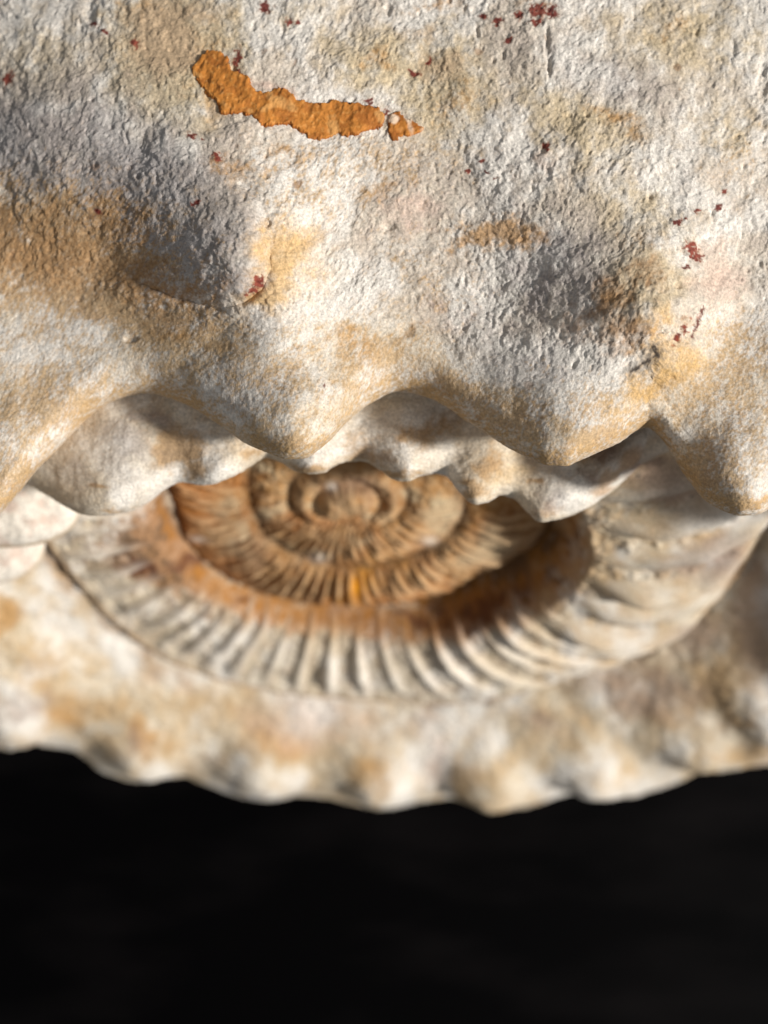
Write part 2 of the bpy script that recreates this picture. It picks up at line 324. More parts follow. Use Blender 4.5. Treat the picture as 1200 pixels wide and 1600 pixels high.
def near_sheet(xs, crest, rho, ytop, nface, d0, relief, micro, colour, nroll=26, back=(160, 700), lipf=None, zk=1.25, pxm=PXM):
    """flank that rolls over its lobed rim and runs on underneath"""
    yc = pchip([p[0] for p in crest], [p[1] for p in crest], xs); rh = pchip([p[0] for p in rho], [p[1] for p in rho], xs)
    v = np.concatenate([np.linspace(0, 0.35, max(4, nface // 12), endpoint=False) if ytop < -200 else np.array([]), np.linspace(0.35 if ytop < -200 else 0, 1, nface)])
    Y0 = ytop + (yc - rh - ytop)[None, :] * v[:, None]
    al = np.radians(np.concatenate([np.linspace(90, 0, nroll)[1:], np.linspace(0, -80, 10)[1:]]))[:, None]
    Yr = (yc - rh)[None, :] + rh[None, :] * np.cos(al); Zr = zk * rh[None, :] * (1 - np.sin(al)); Ar = rh[None, :] * (np.pi / 2 - al)
    tb = np.linspace(0, 1, 14)[1:, None]
    Yb = Yr[-1:] - back[0] * tb; Zb = Zr[-1:] + back[1] * tb; Ab = Ar[-1:] + back[1] * tb
    Y = np.concatenate([Y0, Yr, Yb]); Z = np.concatenate([Y0 * 0, Zr, Zb]); YY = np.concatenate([Y0, (yc - rh)[None, :] + Ar, (yc - rh)[None, :] + Ab])
    X = np.broadcast_to(xs[None, :], Y.shape).copy()
    # round the face off towards the roll: the flank already bends before the rim
    H = relief(X, np.minimum(Y, yc[None, :])) - Z
    D = d0 - H * pxm
    P = ray(X, Y, D)
    # relief of the grain along the true normal
    du = np.gradient(P, axis=1); dv = np.gradient(P, axis=0); nrm = np.cross(dv, du); nrm /= np.linalg.norm(nrm, axis=-1, keepdims=True) + 1e-12
    m = micro(X, YY) * pxm
    P = P + nrm * m[..., None]
    return P, colour(X, Y, YY)

xs_A = np.concatenate([np.linspace(-700, -40, 70, endpoint=False), np.linspace(-40, 1240, 800, endpoint=False), np.linspace(1240, 1900, 70)])
P_A, C_A = near_sheet(xs_A, CR_A, RHO_A, -420, 430, 0.2575, relief_A, lambda x, yy: micro_A(x, yy, lip_mask(x, yy)), colour_A, nroll=34)

def surf_A(x, y):
    """a point of the near flank (above its roll) with the same relief"""
    D = 0.2575 - relief_A(x, y) * PXM; P = ray(x, y, D)
    e = 1.0
    du = ray(x + e, y, 0.2575 - relief_A(x + e, y) * PXM) - P; dv = ray(x, y + e, 0.2575 - relief_A(x, y + e) * PXM) - P
    n = np.cross(dv, du); n /= np.linalg.norm(n, axis=-1, keepdims=True)
    return P, n

outer = Shell()
outer.grid(P_A, C_A, flip=True)

# ------------------------------------------------------------------ disc frame: everything seen inside and below the near rim
Q = ray(np.array(545.0), np.array(770.0), 0.345)
AX_U = np.array([1.0, 0, 0]); AX_V = np.array([0, S40, C40]); AX_N = np.array([0, -C40, S40])
def disc(r, th, h): return Q + (r * np.cos(th))[..., None] * AX_U - (r * np.sin(th))[..., None] * AX_V + np.asarray(h)[..., None] * AX_N
def px2disc(x, y, h):
    d = ray(np.array(float(x)), np.array(float(y)), 1.0); o = Q + h * AX_N
    p = d * (o @ AX_N) / (d @ AX_N) - Q
    a, b = p @ AX_U, -(p @ AX_V); return math.hypot(a, b), math.atan2(b, a)
def disc2px(P): return 600 + P[..., 0] / -P[..., 2] * FPX, 800 - P[..., 1] / -P[..., 2] * FPX
TH = np.linspace(0, 2 * np.pi, 1441)[:-1]
def ring_guide(pts, h, hidden, smooth=9):
    """radius against angle from photo pixels on the visible part and plain radii on the hidden part"""
    a = [px2disc(x, y, h) for x, y in pts] + [(r, math.radians(t)) for t, r in hidden]
    th = np.array([t % (2 * np.pi) for _, t in a]); r = np.array([q for q, _ in a]); i = np.argsort(th); th, r = th[i], r[i]
    tt = np.concatenate([th - 2 * np.pi, th, th + 2 * np.pi]); rr = np.concatenate([r, r, r])
    out = pchip(tt, rr, TH)
    if smooth:
        k = np.hanning(2 * smooth + 3); k /= k.sum(); out = np.convolve(np.concatenate([out[-60:], out, out[:60]]), k, 'same')[60:-60]
    return out
def at_th(g, th): return np.interp(np.mod(th, 2 * np.pi), np.append(TH, 2 * np.pi), np.append(g, g[0]))

B1 = ring_guide([(455, 788), (480, 806), (530, 817), (575, 817), (610, 808), (635, 788)], 0.003, [(215, .020), (270, .020), (325, .020)])
B2 = ring_guide([(398, 792), (420, 835), (470, 868), (527, 881), (600, 876), (684, 849), (722, 805)], 0.0015, [(215, .034), (270, .034), (325, .034)])
B3 = ring_guide([(272, 790), (295, 850), (340, 890), (375, 912), (457, 937), (573, 944), (667, 934), (742, 903), (807, 868), (852, 835)], 0.0, [(205, .060), (270, .050), (330, .058)])
H4 = 0.010
B4 = ring_guide([(78, 845), (110, 890), (165, 955), (255, 1025), (340, 1062), (480, 1088), (580, 1096), (660, 1102), (770, 1096), (880, 1066), (980, 1030), (1085, 975), (1140, 920), (1185, 850)], H4,
                [(200, .098), (230, .085), (270, .085), (310, .12), (338, .150)])
HR = 0.008
RIM = [(-160, 1110), (-90, 1130), (0, 1166), (60, 1163), (105, 1178), (165, 1213), (210, 1226), (250, 1223), (290, 1221), (340, 1243), (400, 1256), (435, 1256), (470, 1253), (540, 1261), (600, 1270), (650, 1261), (700, 1257),
       (755, 1269), (800, 1271), (860, 1258), (900, 1246), (950, 1250), (1010, 1246), (1060, 1230), (1095, 1211), (1140, 1207), (1200, 1199), (1270, 1185), (1340, 1130)]
RIM = [(x, y - 10) for x, y in RIM]
B5 = ring_guide(RIM, HR, [(172, .215), (200, .175), (235, .15), (270, .15), (305, .15), (340, .20), (358, .235)], 2)

RINGS = [(B1, .003), (B2, .0015), (B3, 0.0), (B4, H4)]

def whorl_surface(k, s, th):
    """point of inner whorl k (0 = innermost) at radial fraction s, plus its height"""
    r0 = at_th(RINGS[k - 1][0], th) if k else 0 * th; h0 = RINGS[k - 1][1] if k else .009
    r1 = at_th(RINGS[k][0], th); h1 = RINGS[k][1]
    r = lerp(r0, r1, s)
    if k == 3:
        side = 0.5 - 0.5 * np.sin(th)                       # 0 on the far side, 1 on the near side
        wall = sstep(0, 0.14, s) * (0.0075 + 0.004 * side + 0.009 * np.clip(np.cos(th), 0, 1))
        h = h0 + (h1 - h0) * sstep(0.8, 1.0, s) + wall * (1 - sstep(0.80, 1.0, s)) + 0.003 * np.sin(np.pi * s)
        h = h + 0.004 * side * s + np.clip(np.cos(th), 0, 1) * (.0045 * np.sin(np.pi * np.clip(s, 0, 1) ** .6) - .002 * s)
    else:
        amp = (.0020, .0022, .0030)[k]
        h = lerp(h0, h1, s) + amp * np.sin(np.pi * np.clip(s, 0, 1) ** 0.85) ** 0.75
        if k == 0: h = .009 + (h1 - .009) * s ** 1.3 + .0022 * np.exp(-((s - .78) / .14) ** 2) - .0020 * np.exp(-((s - .54) / .09) ** 2) + .0022 * sstep(.5, .3, s) - .0016 * np.exp(-(s / .2) ** 2)
    return r, h

def colour_C(k, s, th, P):
    x, y = disc2px(P); wx = x + fbm(x, y, 50, 201, 3) * 20; wy = y + fbm(x, y, 50, 205, 3) * 20
    nf = fbm(x, y, 14, 211, 3, .65); nm = fbm(x, y, 45, 215, 4, .6); nl = fbm(x, y, 130, 219, 3)
    if k == 3:
        c = mixc(np.broadcast_to(WHITE, x.shape + (3,)).copy(), CREAM, 0.8 * sstep(-.3, .4, nl + .4 * nm))
        c = mixc(c, BEIGE, 0.6 * cover(0.5 + 0 * x, nm, .3)); c = mixc(c, lerp(TAN, GREY, .4), 0.6 * cover(0.42 + 0 * x, nf * .8 + nm * .5, .3))
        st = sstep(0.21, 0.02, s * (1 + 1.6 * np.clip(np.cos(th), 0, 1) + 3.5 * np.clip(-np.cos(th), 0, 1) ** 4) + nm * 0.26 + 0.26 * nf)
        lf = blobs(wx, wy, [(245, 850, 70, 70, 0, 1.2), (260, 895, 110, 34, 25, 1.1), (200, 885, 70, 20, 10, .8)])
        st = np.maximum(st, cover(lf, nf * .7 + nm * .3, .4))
        st = np.maximum(st, 0.9 * blobs(wx, wy, [(760, 935, 110, 40, -25, 1.0), (845, 850, 44, 40, 0, 1.0), (700, 965, 110, 26, -12, .9)]))  # brown also painted over the shaded right wall
        c = mixc(c, mixc(np.broadcast_to(srgb(150, 101, 46), x.shape + (3,)), srgb(98, 64, 30), sstep(-.25, .35, nm + .5 * nf)), 0.85 * st); c = mixc(c, srgb(100, 66, 30), .75 * st * sstep(590, 720, x))  # rust stain; browner on the right to paint in the wall's shade
        c = mixc(c, srgb(166, 108, 34), 0.7 * sstep(.16, .02, np.abs(s - .06) * (1 + 3.5 * np.clip(-np.cos(th), 0, 1) ** 4) + .1 * nm) * sstep(-.2, .3, nm + .2))
        c = mixc(c, srgb(92, 56, 40), 0.8 * cover(blobs(wx, wy, [(228, 888, 36, 14, 0, .9), (290, 885, 26, 14, 0, .8), (378, 938, 18, 12, 0, .9), (650, 965, 60, 16, 0, .8), (760, 950, 90, 24, -25, .9)]), nf * .5, .3))
        rt = blobs(wx, wy, [(950, 720, 120, 60, -30, .9), (1050, 740, 80, 60, 0, .95), (1090, 840, 60, 26, -10, .9), (1000, 850, 120, 26, -18, .45), (920, 890, 60, 60, 0, .4), (1020, 940, 90, 16, -22, .3)])
        c = mixc(c, srgb(204, 172, 128), 0.75 * cover(np.maximum(rt, .4 * sstep(780, 900, x)), nm * .7 + nf * .4, .3))
        c = mixc(c, lerp(BROWN, GREY, .45), 0.75 * cover(blobs(wx, wy, [(1040, 755, 80, 40, 20, .9), (1130, 870, 40, 50, 0, .9), (1070, 880, 60, 26, -20, .7), (1090, 985, 90, 16, -28, .85)]), nm * .5, .35))  # painted shade: brown-grey behind the near lobe and along the right edge
        c = mixc(c, lerp(TAN, BROWN, .4), 0.7 * sstep(.93, .99, s + .02 * nf))
        return c
    c = np.broadcast_to(srgb(162, 118, 68), x.shape + (3,)).copy()
    c = mixc(c, srgb(134, 86, 44), 0.7 * sstep(-.3, .4, nm)); c = mixc(c, srgb(200, 172, 134), 0.6 * cover(.5 + 0 * x, nf * .7 + nl * .5, .3))
    c = mixc(c, srgb(166, 104, 46), 0.75 * cover(blobs(wx, wy, [(295, 785, 46, 60, 0, 1.0), (340, 880, 70, 30, 35, .85), (340, 740, 60, 30, 0, .7), (555, 920, 22, 26, 0, .95), (600, 935, 140, 14, -5, .8), (500, 815, 90, 14, 0, .6)]), nm * .5, .35))
    c = mixc(c, srgb(222, 152, 36), 0.95 * blobs(wx, wy, [(556, 918, 22, 26, 20, 1.0)]))
    c = mixc(c, BEIGE, 0.85 * cover(blobs(wx, wy, [(690, 800, 34, 36, 0, 1.0), (375, 825, 26, 20, 0, .8), (360, 855, 30, 20, 0, .7), (410, 735, 40, 12, 0, .7), (490, 785, 20, 10, 0, .7), (500, 870, 26, 10, 0, .9), (450, 860, 60, 14, 25, .6), (760, 860, 50, 26, -20, .95), (430, 800, 20, 14, 0, .8), (600, 800, 24, 10, 0, .6), (350, 790, 20, 12, 0, .7), (640, 770, 20, 14, 0, .7), (560, 845, 22, 9, 0, .7)]), nm * .4, .35))
    c = mixc(c, WHITE, 0.9 * blobs(x, y, [(519, 761, 8, 7, 0, 1.0), (497, 871, 13, 7, 0, .8), (310, 843, 14, 4, 8, .9), (672, 845, 12, 7, 0, .8)]))
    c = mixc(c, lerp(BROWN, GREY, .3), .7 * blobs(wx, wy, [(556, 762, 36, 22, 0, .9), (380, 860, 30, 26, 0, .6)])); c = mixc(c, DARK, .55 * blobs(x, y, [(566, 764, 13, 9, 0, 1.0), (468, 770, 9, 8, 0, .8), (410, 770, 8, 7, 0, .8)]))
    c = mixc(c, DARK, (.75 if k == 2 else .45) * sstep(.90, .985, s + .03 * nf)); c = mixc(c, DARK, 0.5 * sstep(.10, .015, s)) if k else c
    return c

def whorl_point(k, s, th, ribh=0.0):
    r, h = whorl_surface(k, s, th); P = disc(r, th, h)
    x, y = r * np.cos(th) * 7000, r * np.sin(th) * 7000
    rough = (fbm(x, y, 60, 231, 4, .6) * ((.0011 + .0006 * np.clip(np.cos(th), 0, 1)) if k == 3 else .0015) + fbm(x, y, 14, 237, 3, .6) * .0005) * (0.8 if k == 3 else 0.9)
    return P + (rough + ribh)[..., None] * AX_N + 0

def whorl_grid(k, nth, ns, t0=0, t1=360):
    s = np.linspace(0, 1, ns)[:, None] if k else np.linspace(0.0, 1, ns)[:, None]
    th = np.linspace(math.radians(t0), math.radians(t1), nth, endpoint=t1 - t0 < 360)[None, :]
    s, th = np.broadcast_arrays(s, th); s, th = s.copy(), th.copy()
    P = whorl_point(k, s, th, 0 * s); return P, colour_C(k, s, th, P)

def rib_mesh(k, t0, width, s0, s1, height, sweep, mat, seed):
    """one raised rib of a whorl, its edges sunk just under the whorl"""
    ns, nw = 22, 11
    s = np.linspace(0, 1, ns)[:, None]; w = np.linspace(-1, 1, nw)[None, :]
    s, w = np.broadcast_arrays(s, w)
    S = lerp(s0, s1, s); th = t0 - sweep * (s - .2) ** 2 * np.sign(1) + w * width * (0.85 + .3 * s)
    prof = (np.cos(w * np.pi / 2) ** (2.0 if width > .083 else 1.4)) * np.sin(np.pi * np.clip(s, 0, 1) ** .8) ** (1.1 if width > .083 else .45)
    if width > .083: prof = prof * sstep(0, .45, s)
    prof = prof * (1 + .3 * np.sin(s * 7 + seed * 1.7) * np.sin(seed * 2.3))
    P = whorl_point(k, S, th, height * prof - 0.00035 * (1 - prof))
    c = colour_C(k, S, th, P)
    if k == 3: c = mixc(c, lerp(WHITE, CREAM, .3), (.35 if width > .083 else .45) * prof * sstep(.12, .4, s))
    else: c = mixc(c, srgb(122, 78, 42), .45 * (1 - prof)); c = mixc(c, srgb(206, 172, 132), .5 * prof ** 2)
    v = to_world(P.reshape(-1, 3)) - FL
    return make_mesh('rib', v, grid_faces(ns, nw), c.reshape(-1, 3), mat)

rng = np.random.default_rng(7)

# ---- far part of the outer whorl
def far_surface(s, th):
    r0, r1 = at_th(B4, th), at_th(B5, th); r = lerp(r0, r1, s)
    left = sstep(math.radians(120), math.radians(185), th) * sstep(math.radians(260), math.radians(215), th)
    right = sstep(math.radians(40), math.radians(0), np.where(th > np.pi, th - 2 * np.pi, th))
    h = H4 - .003 + (HR + .003 - H4) * s + .007 * np.sin(np.pi * np.clip(s, 0, 1)) ** .8 + left * .020 * sstep(0, .6, s) + right * .012 * sstep(0, .5, s) + sstep(math.radians(34), math.radians(12), np.where(th > np.pi, th - 2 * np.pi, th)) * .048 * sstep(.45, .95, s)  # last term: unseen right side raised to cast shade inward
    return r, h, left
# ribs of the far outer whorl run from the seam to the lobes of the rim
FAR_RIDGES = [[(15, 1165, 46, 44), (25, 1110, 36, 46), (55, 1050, 14, 50)], [(208, 1232, 48, 50), (222, 1180, 40, 48), (255, 1125, 12, 50)], [(400, 1262, 46, 50), (412, 1200, 36, 46), (425, 1140, 12, 50)],
              [(598, 1278, 46, 50), (590, 1215, 38, 46), (580, 1150, 12, 50)], [(795, 1278, 50, 50), (765, 1215, 44, 44), (735, 1150, 18, 50)],
              [(980, 1255, 50, 50), (920, 1200, 46, 42), (865, 1140, 18, 50)], [(1180, 1212, 50, 52), (1090, 1160, 44, 44), (1000, 1095, 14, 50)], [(1290, 1160, 46, 46), (1190, 1100, 44, 40), (1110, 1040, 12, 46)]]
def far_grid(nth, ns):
    s = np.linspace(0, 1, ns)[:, None]; th = np.linspace(math.radians(-26), math.radians(203), nth)[None, :]
    s, th = np.broadcast_arrays(s, th)
    thm = np.mod(th, 2 * np.pi); r, h, left = far_surface(s, thm)
    P = disc(r, th, h); x, y = disc2px(P)
    H = ridge_sum(x, y, [[(a, b, h, w * 1.08) for a, b, h, w in r] for r in FAR_RIDGES]); ridge_scale = 1.1
    px = 0.46 / FPX
    X, Y = r * np.cos(th) * 5000, r * np.sin(th) * 5000
    n = fbm(X, Y, 110, 301, 4, .5) * .0014 + fbm(X, Y, 18, 307, 3) * .0004
    P = P + (ridge_scale * H * px * sstep(0, .35, s) * (1 - .9 * sstep(.55, 1.0, s)) + n)[..., None] * AX_N
    # roll over the rim to the back
    al = np.radians(np.linspace(90, -60, 24))[1:, None]; rho = 0.012
    rad = (np.cos(th[:1]))[..., None] * AX_U - (np.sin(th[:1]))[..., None] * AX_V
    e = P[-1:]
    R = e + (rho * np.cos(al))[..., None] * rad * .35 - (rho * (1 - np.sin(al)))[..., None] * AX_N
    tb = np.linspace(0, 1, 8)[1:, None]
    Bk = R[-1:] - (0.06 * tb)[..., None] * AX_N - (0.05 * tb)[..., None] * rad
    PP = np.concatenate([P, R, Bk])
    xx, yy = disc2px(PP); wx = xx + fbm(xx, yy, 60, 321, 3) * 22; wy = yy + fbm(xx, yy, 60, 325, 3) * 22
    nf = fbm(xx, yy, 14, 331, 3, .65); nm = fbm(xx, yy, 50, 335, 4, .6); nl = fbm(xx, yy, 150, 339, 3)
    c = mixc(np.broadcast_to(WHITE, xx.shape + (3,)).copy(), CREAM, 0.75 * sstep(-.3, .4, nl + .3 * nm))
    t = blobs(wx, wy, [(10, 960, 40, 30, 0, .8), (60, 1050, 60, 40, -40, .65), (100, 1110, 60, 40, -30, .8), (170, 1100, 60, 30, 0, .6), (230, 1150, 44, 44, -50, .85), (330, 1100, 60, 60, 0, .6), (420, 1150, 60, 60, 0, .8), (440, 1110, 50, 50, 0, .5),
                       (580, 1200, 40, 60, 0, .75), (700, 1150, 70, 50, 0, .5), (730, 1210, 34, 44, 0, .8), (880, 1160, 30, 30, 0, .7), (1020, 1090, 110, 50, 20, .85), (1170, 1000, 70, 110, 0, .8), (1110, 1070, 60, 60, 0, .8), (1160, 1180, 90, 26, 0, .7), (540, 1110, 120, 24, 0, .4), (100, 900, 30, 40, 0, .7)])
    c = mixc(c, BEIGE, .55 * cover(.45 + 0 * xx, nl * .7 + nm * .7, .35))
    c = mixc(c, lerp(TAN, GOLD, .15), 0.8 * cover(np.maximum(t, .34), nm * .7 + nf * .2 + nl * .4, .35))
    c = mixc(c, lerp(BROWN, GREY, .5), .6 * cover(blobs(wx, wy, [(40, 1110, 50, 30, 0, .8), (215, 1160, 34, 24, -50, .8), (320, 1190, 40, 24, 0, .5), (660, 1130, 60, 30, 0, .6), (850, 1130, 60, 24, 20, .6), (1000, 1080, 120, 50, 10, .8), (1180, 950, 50, 120, 0, .9), (1100, 1000, 80, 40, -20, .8)]), nm * .6, .35))  # brown-grey mottling, with shade of bump flanks and right side painted in
    c = mixc(c, OCHRE, .6 * cover(blobs(wx, wy, [(235, 1150, 30, 34, -50, .7), (425, 1165, 34, 34, 0, .7), (580, 1210, 24, 44, 0, .6), (110, 1125, 30, 24, 0, .6), (10, 965, 30, 20, 0, .7), (1150, 1130, 40, 12, 20, .6)]), nm * .5, .3))
    c = mixc(c, PINK, .6 * cover(blobs(wx, wy, [(480, 1130, 120, 50, 0, .7), (680, 1190, 30, 50, 0, .7), (260, 1060, 60, 30, 0, .5)]), nm * .5, .35))
    c = mixc(c, lerp(BROWN, TAN, .4), .8 * blobs(wx, wy, [(90, 880, 14, 50, -30, .9), (175, 970, 90, 9, 42, .7), (235, 1018, 20, 14, 30, .8)]))
    c = mixc(c, DARK, .8 * blobs(xx + nf * 8, yy + nf * 8, [(680, 1103, 16, 6, 0, 1), (765, 1098, 9, 6, 0, 1), (1010, 1018, 26, 7, -25, 1), (1060, 990, 8, 7, 0, .7)]))
    return PP, c * (1 + .06 * nf)[..., None]
outer.grid(*far_grid(1100, 150))

# ---- lobes of the outer whorl's rim on its left flank
def lobe(cx, cy, rx, ry, d, rz, seed, tan_edge):
    a = np.linspace(0, np.pi / 2 * 1.25, 60)[:, None]; t = np.linspace(0, 2 * np.pi, 200, endpoint=False)[None, :]
    e = 2.3
    ct, st = np.cos(t), np.sin(t)
    X = cx + rx * np.sin(a) * np.sign(ct) * np.abs(ct) ** (2 / e); Y = cy + ry * np.sin(a) * np.sign(st) * np.abs(st) ** (2 / e)
    Z = rz * np.cos(a) * (1 + 0 * t) + fbm(X, Y, 60, seed, 3) * 7 + fbm(X, Y, 14, seed + 5, 3) * 1.5
    P = ray(X, Y, d - Z * (0.3 / FPX))
    nm = fbm(X, Y, 40, seed + 9, 4); rr = np.sin(a) + 0 * t
    c = mixc(np.broadcast_to(lerp(WHITE, CREAM, .25), X.shape + (3,)).copy(), PINK, .7 * sstep(0, .5, nm))
    c = mixc(c, lerp(TAN, BEIGE, .3), .8 * sstep(.9, 1.0, rr + .04 * nm) * sstep(-.1, .4, st + 0 * a) * tan_edge)  # tan shadow line painted along the lower edge
    return P, c
outer.grid(*lobe(0, 790, 126, 66, .322, 60, 401, 1.0), wrap=True)
outer.grid(*lobe(-25, 845, 96, 68, .345, 50, 421, .9), wrap=True)
ow = outer.build('outer_whorl', MAT, fossil); rel(ow)

# ------------------------------------------------------------------ middle whorl: its near rim under the outer whorl, and its ribbed far side
CR_B = [(-60, 690), (0, 735), (30, 752), (60, 766), (85, 782), (110, 796), (140, 805), (168, 806), (200, 800), (230, 785), (255, 768), (285, 754), (310, 756), (330, 757), (350, 752), (375, 738),
        (400, 722), (418, 716), (436, 720), (460, 735), (484, 742), (505, 740), (522, 729), (540, 721), (562, 720), (590, 733), (615, 748), (636, 752), (655, 745), (676, 741), (694, 744), (712, 762), (732, 783), (746, 788),
        (764, 783), (783, 773), (800, 778), (824, 800), (848, 815), (872, 812), (905, 800), (940, 779), (985, 742), (1030, 700), (1075, 665), (1120, 645), (1250, 630)]
RHO_B = [(-60, 40), (160, 36), (290, 34), (335, 30), (418, 40), (490, 30), (560, 36), (640, 30), (680, 34), (746, 28), (783, 32), (848, 30), (940, 50), (1250, 60)]
RIDGES_B = [[(160, 815, 50, 62), (175, 740, 44, 70), (210, 640, 30, 80), (240, 560, 24, 80)], [(338, 765, 44, 40), (345, 715, 36, 48), (345, 620, 26, 55)], [(488, 752, 50, 38), (490, 690, 36, 44), (480, 600, 20, 50)],
            [(640, 762, 52, 40), (640, 700, 40, 44), (625, 620, 26, 50)], [(746, 796, 56, 38), (752, 740, 46, 42), (770, 660, 30, 50)], [(848, 825, 56, 44), (872, 760, 48, 48), (910, 690, 30, 55)], [(925, 790, 30, 30), (968, 735, 36, 30), (1020, 680, 30, 36)]]
def relief_B(x, y): return ridge_sum(x, y, RIDGES_B) - ((x - 520) / 500) ** 2 * 60 + fbm(x, y, 120, 501, 3) * 6 - np.clip(680 - y, 0, 400) * .15
def micro_B(x, yy): return fbm(x, yy, 44, 511, 4, .5) * 2.6 + fbm(x, yy, 11, 517, 3) * .8
def colour_B(x, y, yy):
    wx = x + fbm(x, yy, 50, 521, 3) * 18; wy = yy + fbm(x, yy, 50, 525, 3) * 18
    nf = fbm(x, yy, 11, 531, 3, .7); nm = fbm(x, yy, 38, 535, 4, .62); nl = fbm(x, yy, 120, 539, 3)
    c = mixc(np.broadcast_to(WHITE, x.shape + (3,)).copy(), CREAM, .6 * sstep(-.3, .4, nl))
    t = blobs(wx, wy, [(150, 762, 22, 6, 0, 1.0), (280, 700, 44, 40, 40, .95), (310, 730, 24, 26, 30, .85), (240, 655, 46, 30, 30, .6), (170, 802, 34, 10, 0, .75), (490, 740, 40, 16, 0, .8), (570, 705, 60, 30, 0, .75), (620, 745, 40, 16, 0, .8), (655, 680, 60, 30, -20, .75), (700, 660, 40, 30, 0, .5),
                       (745, 775, 34, 22, 0, .85), (760, 720, 26, 40, 10, .75), (850, 800, 34, 16, 0, .6), (838, 757, 14, 8, 0, .9), (930, 700, 60, 30, -30, .6), (400, 700, 40, 20, 0, .6)])
    c = mixc(c, lerp(BEIGE, TAN, .4), .5 * cover(.48 + 0 * x, nm * .7 + nl * .5 + nf * .2, .35))
    c = mixc(c, lerp(TAN, BROWN, .1), .85 * cover(t, nm * .6 + nf * .4, .3))
    c = mixc(c, lerp(BROWN, GREY, .4), .8 * cover(blobs(wx, wy, [(1030, 750, 70, 50, 20, 1.1), (1060, 710, 60, 50, 0, .9), (950, 705, 40, 24, -30, .7), (920, 740, 24, 16, 0, .6)]), nm * .5, .3))  # painted shade: brown-grey where the outer rim's right lobe darkens this whorl
    c = mixc(c, lerp(TAN, PINK, .3), .8 * cover(blobs(wx, wy, [(968, 735, 60, 16, -40, 1.0), (940, 770, 24, 12, 0, .8)]), nm * .4, .3))
    c = mixc(c, GREY, .55 * cover(blobs(wx, wy, [(200, 690, 60, 40, 40, .8), (230, 650, 50, 20, 20, .7), (120, 740, 50, 30, 40, .5), (860, 785, 40, 34, 0, .6), (620, 650, 80, 24, 0, .5), (590, 710, 34, 30, 0, .5)]), nm * .6, .35))  # grey, including the outer rim's shadow painted in on the left
    c = mixc(c, lerp(GOLD, CREAM, .4), .6 * cover(blobs(wx, wy, [(830, 700, 60, 16, -30, .8), (800, 740, 50, 20, -30, .6), (540, 730, 30, 10, 0, .6)]), nm * .4, .35))
    return c * (1 + .09 * nf)[..., None]
xs_B = np.concatenate([np.linspace(-60, 30, 20, endpoint=False), np.linspace(30, 1030, 560, endpoint=False), np.linspace(1030, 1250, 30)])
middle = Shell()
middle.grid(*near_sheet(xs_B, CR_B, RHO_B, 470, 190, 0.279, relief_B, micro_B, colour_B, nroll=22, back=(60, 420), pxm=0.275 / FPX), flip=True)
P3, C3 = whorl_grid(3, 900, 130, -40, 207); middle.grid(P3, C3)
mw = middle.build('middle_whorl', MAT, fossil); rel(mw)

def ribs(k, parent, t_from, t_to, step, width, s0, s1, height, sweepf, seed):
    t = t_from; i = 0; r = np.random.default_rng(seed)
    while t < t_to:
        tr = math.radians(t)
        me = rib_mesh(k, tr, math.radians(width) * r.uniform(.85, 1.15), s0 + r.uniform(-.02, .02), s1 + r.uniform(-.02, .02), height * r.uniform(.55, 1.25), math.radians(sweepf(t)), MAT, seed + i)
        o = link('rib', me, parent); i += 1
        t += step * r.uniform(.78, 1.22)

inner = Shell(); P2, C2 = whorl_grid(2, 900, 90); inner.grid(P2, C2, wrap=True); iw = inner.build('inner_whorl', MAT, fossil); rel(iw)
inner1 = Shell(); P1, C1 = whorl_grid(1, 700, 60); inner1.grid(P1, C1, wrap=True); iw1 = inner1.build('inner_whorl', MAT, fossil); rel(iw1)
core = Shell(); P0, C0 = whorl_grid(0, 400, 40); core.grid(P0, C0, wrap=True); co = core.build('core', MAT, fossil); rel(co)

for o in (ow, mw, iw, iw1, co):                     # meshes were written in place: shift them under the fossil's base
    o.matrix_parent_inverse = Matrix.Identity(4); o.data.transform(Matrix.Translation(-Vector(FL)))

ribs(3, mw, 30, 197, 7.0, 2.3, .04, .95, .0026, lambda t: 14 * max(0, math.cos(math.radians(t))) + 1.5, 900)
ribs(3, mw, -30, 32, 9.5, 4.9, .08, 1.0, .0062, lambda t: 20, 950)
ribs(2, iw, 8, 192, 5.0, 2.2, .06, 1.0, .0024, lambda t: 7 * math.cos(math.radians(t - 20)), 1000)
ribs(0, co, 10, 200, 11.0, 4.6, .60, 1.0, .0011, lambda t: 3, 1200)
ribs(1, iw1, 5, 190, 7.2, 3.1, .08, 1.0, .0018, lambda t: 5, 1100)

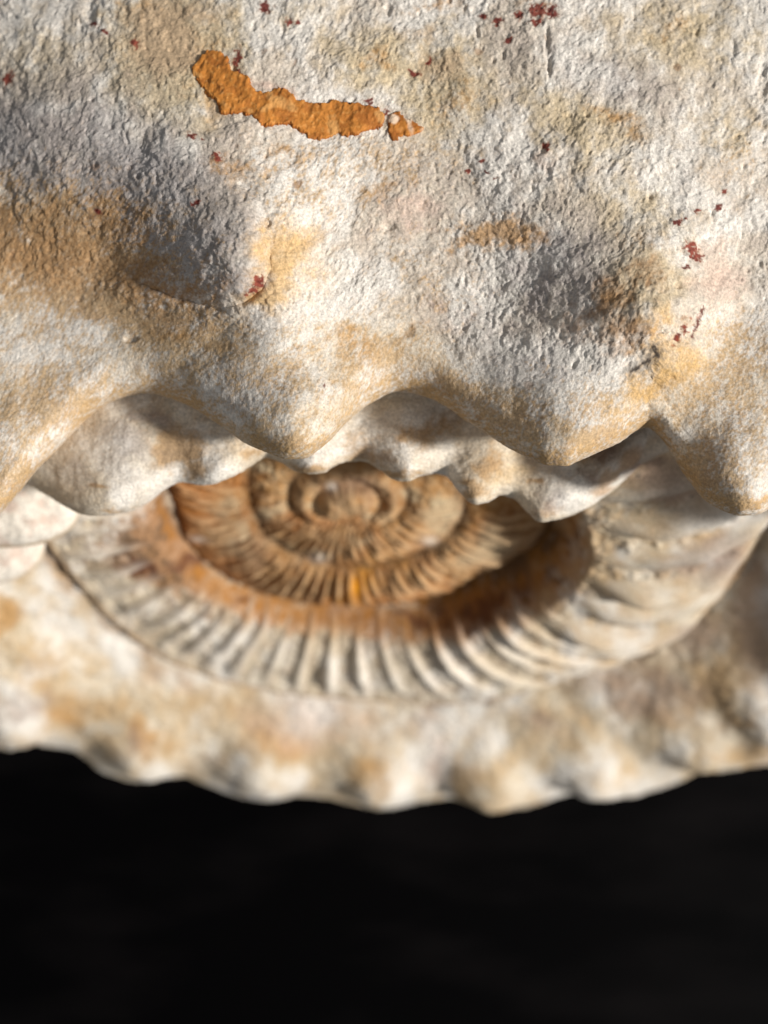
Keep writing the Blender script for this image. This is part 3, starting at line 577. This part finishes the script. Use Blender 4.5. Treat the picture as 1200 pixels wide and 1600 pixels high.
# ------------------------------------------------------------------ patch of ochre clay on the near flank
PATCH = [(300, 118), (305, 102), (315, 90), (327, 83), (345, 83), (356, 93), (360, 108), (375, 116), (387, 122), (394, 140), (412, 148), (424, 143), (436, 139), (452, 143), (462, 157), (485, 161), (500, 165), (520, 157),
         (545, 162), (575, 166), (593, 170), (600, 182), (598, 200), (575, 205), (560, 211), (548, 213), (535, 216), (530, 210), (515, 216), (498, 220), (480, 215), (468, 205), (452, 196), (430, 198), (410, 198), (395, 184), (375, 180), (345, 179), (338, 160), (322, 148), (312, 132)]
CHIP = [(606, 188), (613, 178), (622, 174), (634, 186), (648, 192), (663, 203), (650, 210), (638, 214), (628, 212), (622, 222), (612, 222), (606, 205)]
def clay(name, poly, hgt, seed, label):
    p = np.array(poly); x0, y0 = p.min(0) - 14; x1, y1 = p.max(0) + 14
    xs = np.arange(x0, x1, 1.0); ys = np.arange(y0, y1, 1.0); X, Y = np.meshgrid(xs, ys)
    d = sdf(X + fbm(X, Y, 13, seed, 4, .7) * 5.0, Y + fbm(X, Y, 13, seed + 4, 4, .7) * 5.0, poly)
    P, n = surf_A(X, Y); m = micro_A(X, Y, lip_mask(X, Y))
    crack = np.minimum(1, np.abs(noise(X, Y, 38, seed + 8)) * 16) ; crack = 1 - (1 - crack) * sstep(0.05, .35, noise(X, Y, 70, seed + 9)) * .5
    top = hgt + fbm(X, Y, 34, seed + 12, 3) * 3.2 + fbm(X, Y, 9, seed + 16, 3) * .9 + ridged(X, Y, 22, seed + 20, 2) * 1.6
    h = lerp(m - 5, 0.4 * m + 2.6 + top * (0.55 + .45 * crack), sstep(-3.5, 2.5, d))
    P = P + n * (h * PXM)[..., None]
    nm = fbm(X, Y, 30, seed + 30, 4); nf = fbm(X, Y, 7, seed + 33, 3)
    c = mixc(np.broadcast_to(srgb(188, 122, 54), X.shape + (3,)).copy(), srgb(160, 98, 42), .8 * sstep(-.2, .4, nm)); c = mixc(c, srgb(206, 150, 84), .5 * sstep(.2, .5, nf))
    c = mixc(c, srgb(150, 88, 36), .7 * sstep(520, 600, X) * sstep(-.3, .4, nm + .3)); c = mixc(c, srgb(214, 166, 104), .5 * sstep(.25, .5, fbm(X, Y, 44, seed + 50, 4)))
    c = mixc(c, srgb(126, 62, 26), .7 * sstep(2.0, -1.0, d)); c = mixc(c, srgb(96, 44, 20), .7 * sstep(.5, .0, crack))
    if name == 'clay_chip': c = mixc(c, srgb(222, 200, 176), .85 * sstep(.1, .35, noise(X, Y, 22, seed + 40)))
    f = grid_faces(len(ys), len(xs)); dv = d.ravel(); keep = (dv[f] > -5).any(1); f = f[keep]
    used = np.unique(f); mp = np.zeros(X.size, np.int32); mp[used] = np.arange(len(used))
    o = link(name, make_mesh(name, to_world(P.reshape(-1, 3)[used]) - FL, mp[f][:, ::-1], c.reshape(-1, 3)[used], MAT_CLAY), fossil, label)
clay('clay_patch', PATCH, 3.0, 601, 'raised smear of orange ochre clay')
clay('clay_chip', CHIP, 1.6, 651, 'small broken orange clay chip with pale flecks')

# ------------------------------------------------------------------ black surface under the fossil
def black_surface():
    m = bpy.data.materials.new('black_board'); m.use_nodes = True; nt = m.node_tree; N = nt.nodes; L = nt.links
    b = N['Principled BSDF']; b.inputs['Roughness'].default_value = .6; b.inputs['Specular IOR Level'].default_value = 0.03
    tc = N.new('ShaderNodeTexCoord'); n = N.new('ShaderNodeTexNoise'); n.inputs['Scale'].default_value = 9; n.inputs['Detail'].default_value = 5
    mp = N.new('ShaderNodeMapping'); mp.inputs['Scale'].default_value = (1, 3, 1)
    L.new(tc.outputs['Object'], mp.inputs[0]); L.new(mp.outputs[0], n.inputs['Vector'])
    cr = N.new('ShaderNodeValToRGB'); cr.color_ramp.elements[0].position = .45; cr.color_ramp.elements[0].color = (.0006, .0005, .0007, 1)
    cr.color_ramp.elements[1].position = .8; cr.color_ramp.elements[1].color = (.0048, .0040, .0042, 1)
    L.new(n.outputs['Fac'], cr.inputs[0]); L.new(cr.outputs[0], b.inputs['Base Color'])
    g = 40; xs = np.linspace(-4, 4, g); X, Y = np.meshgrid(xs, xs); Z = 0 * X
    me = make_mesh('ground', np.stack([X, Y, Z], -1).reshape(-1, 3), grid_faces(g, g), None, m)
    o = link('ground', me); o['kind'] = 'structure'; o['label'] = 'plain matt black surface under the fossil'
black_surface()
bpy.context.view_layer.update(); print('lowest', min((o.matrix_world @ v.co).z for v in ow.data.vertices for o in (ow,)))
print('triangles', sum(len(o.data.polygons) * 2 for o in scene.objects if o.type == 'MESH'))
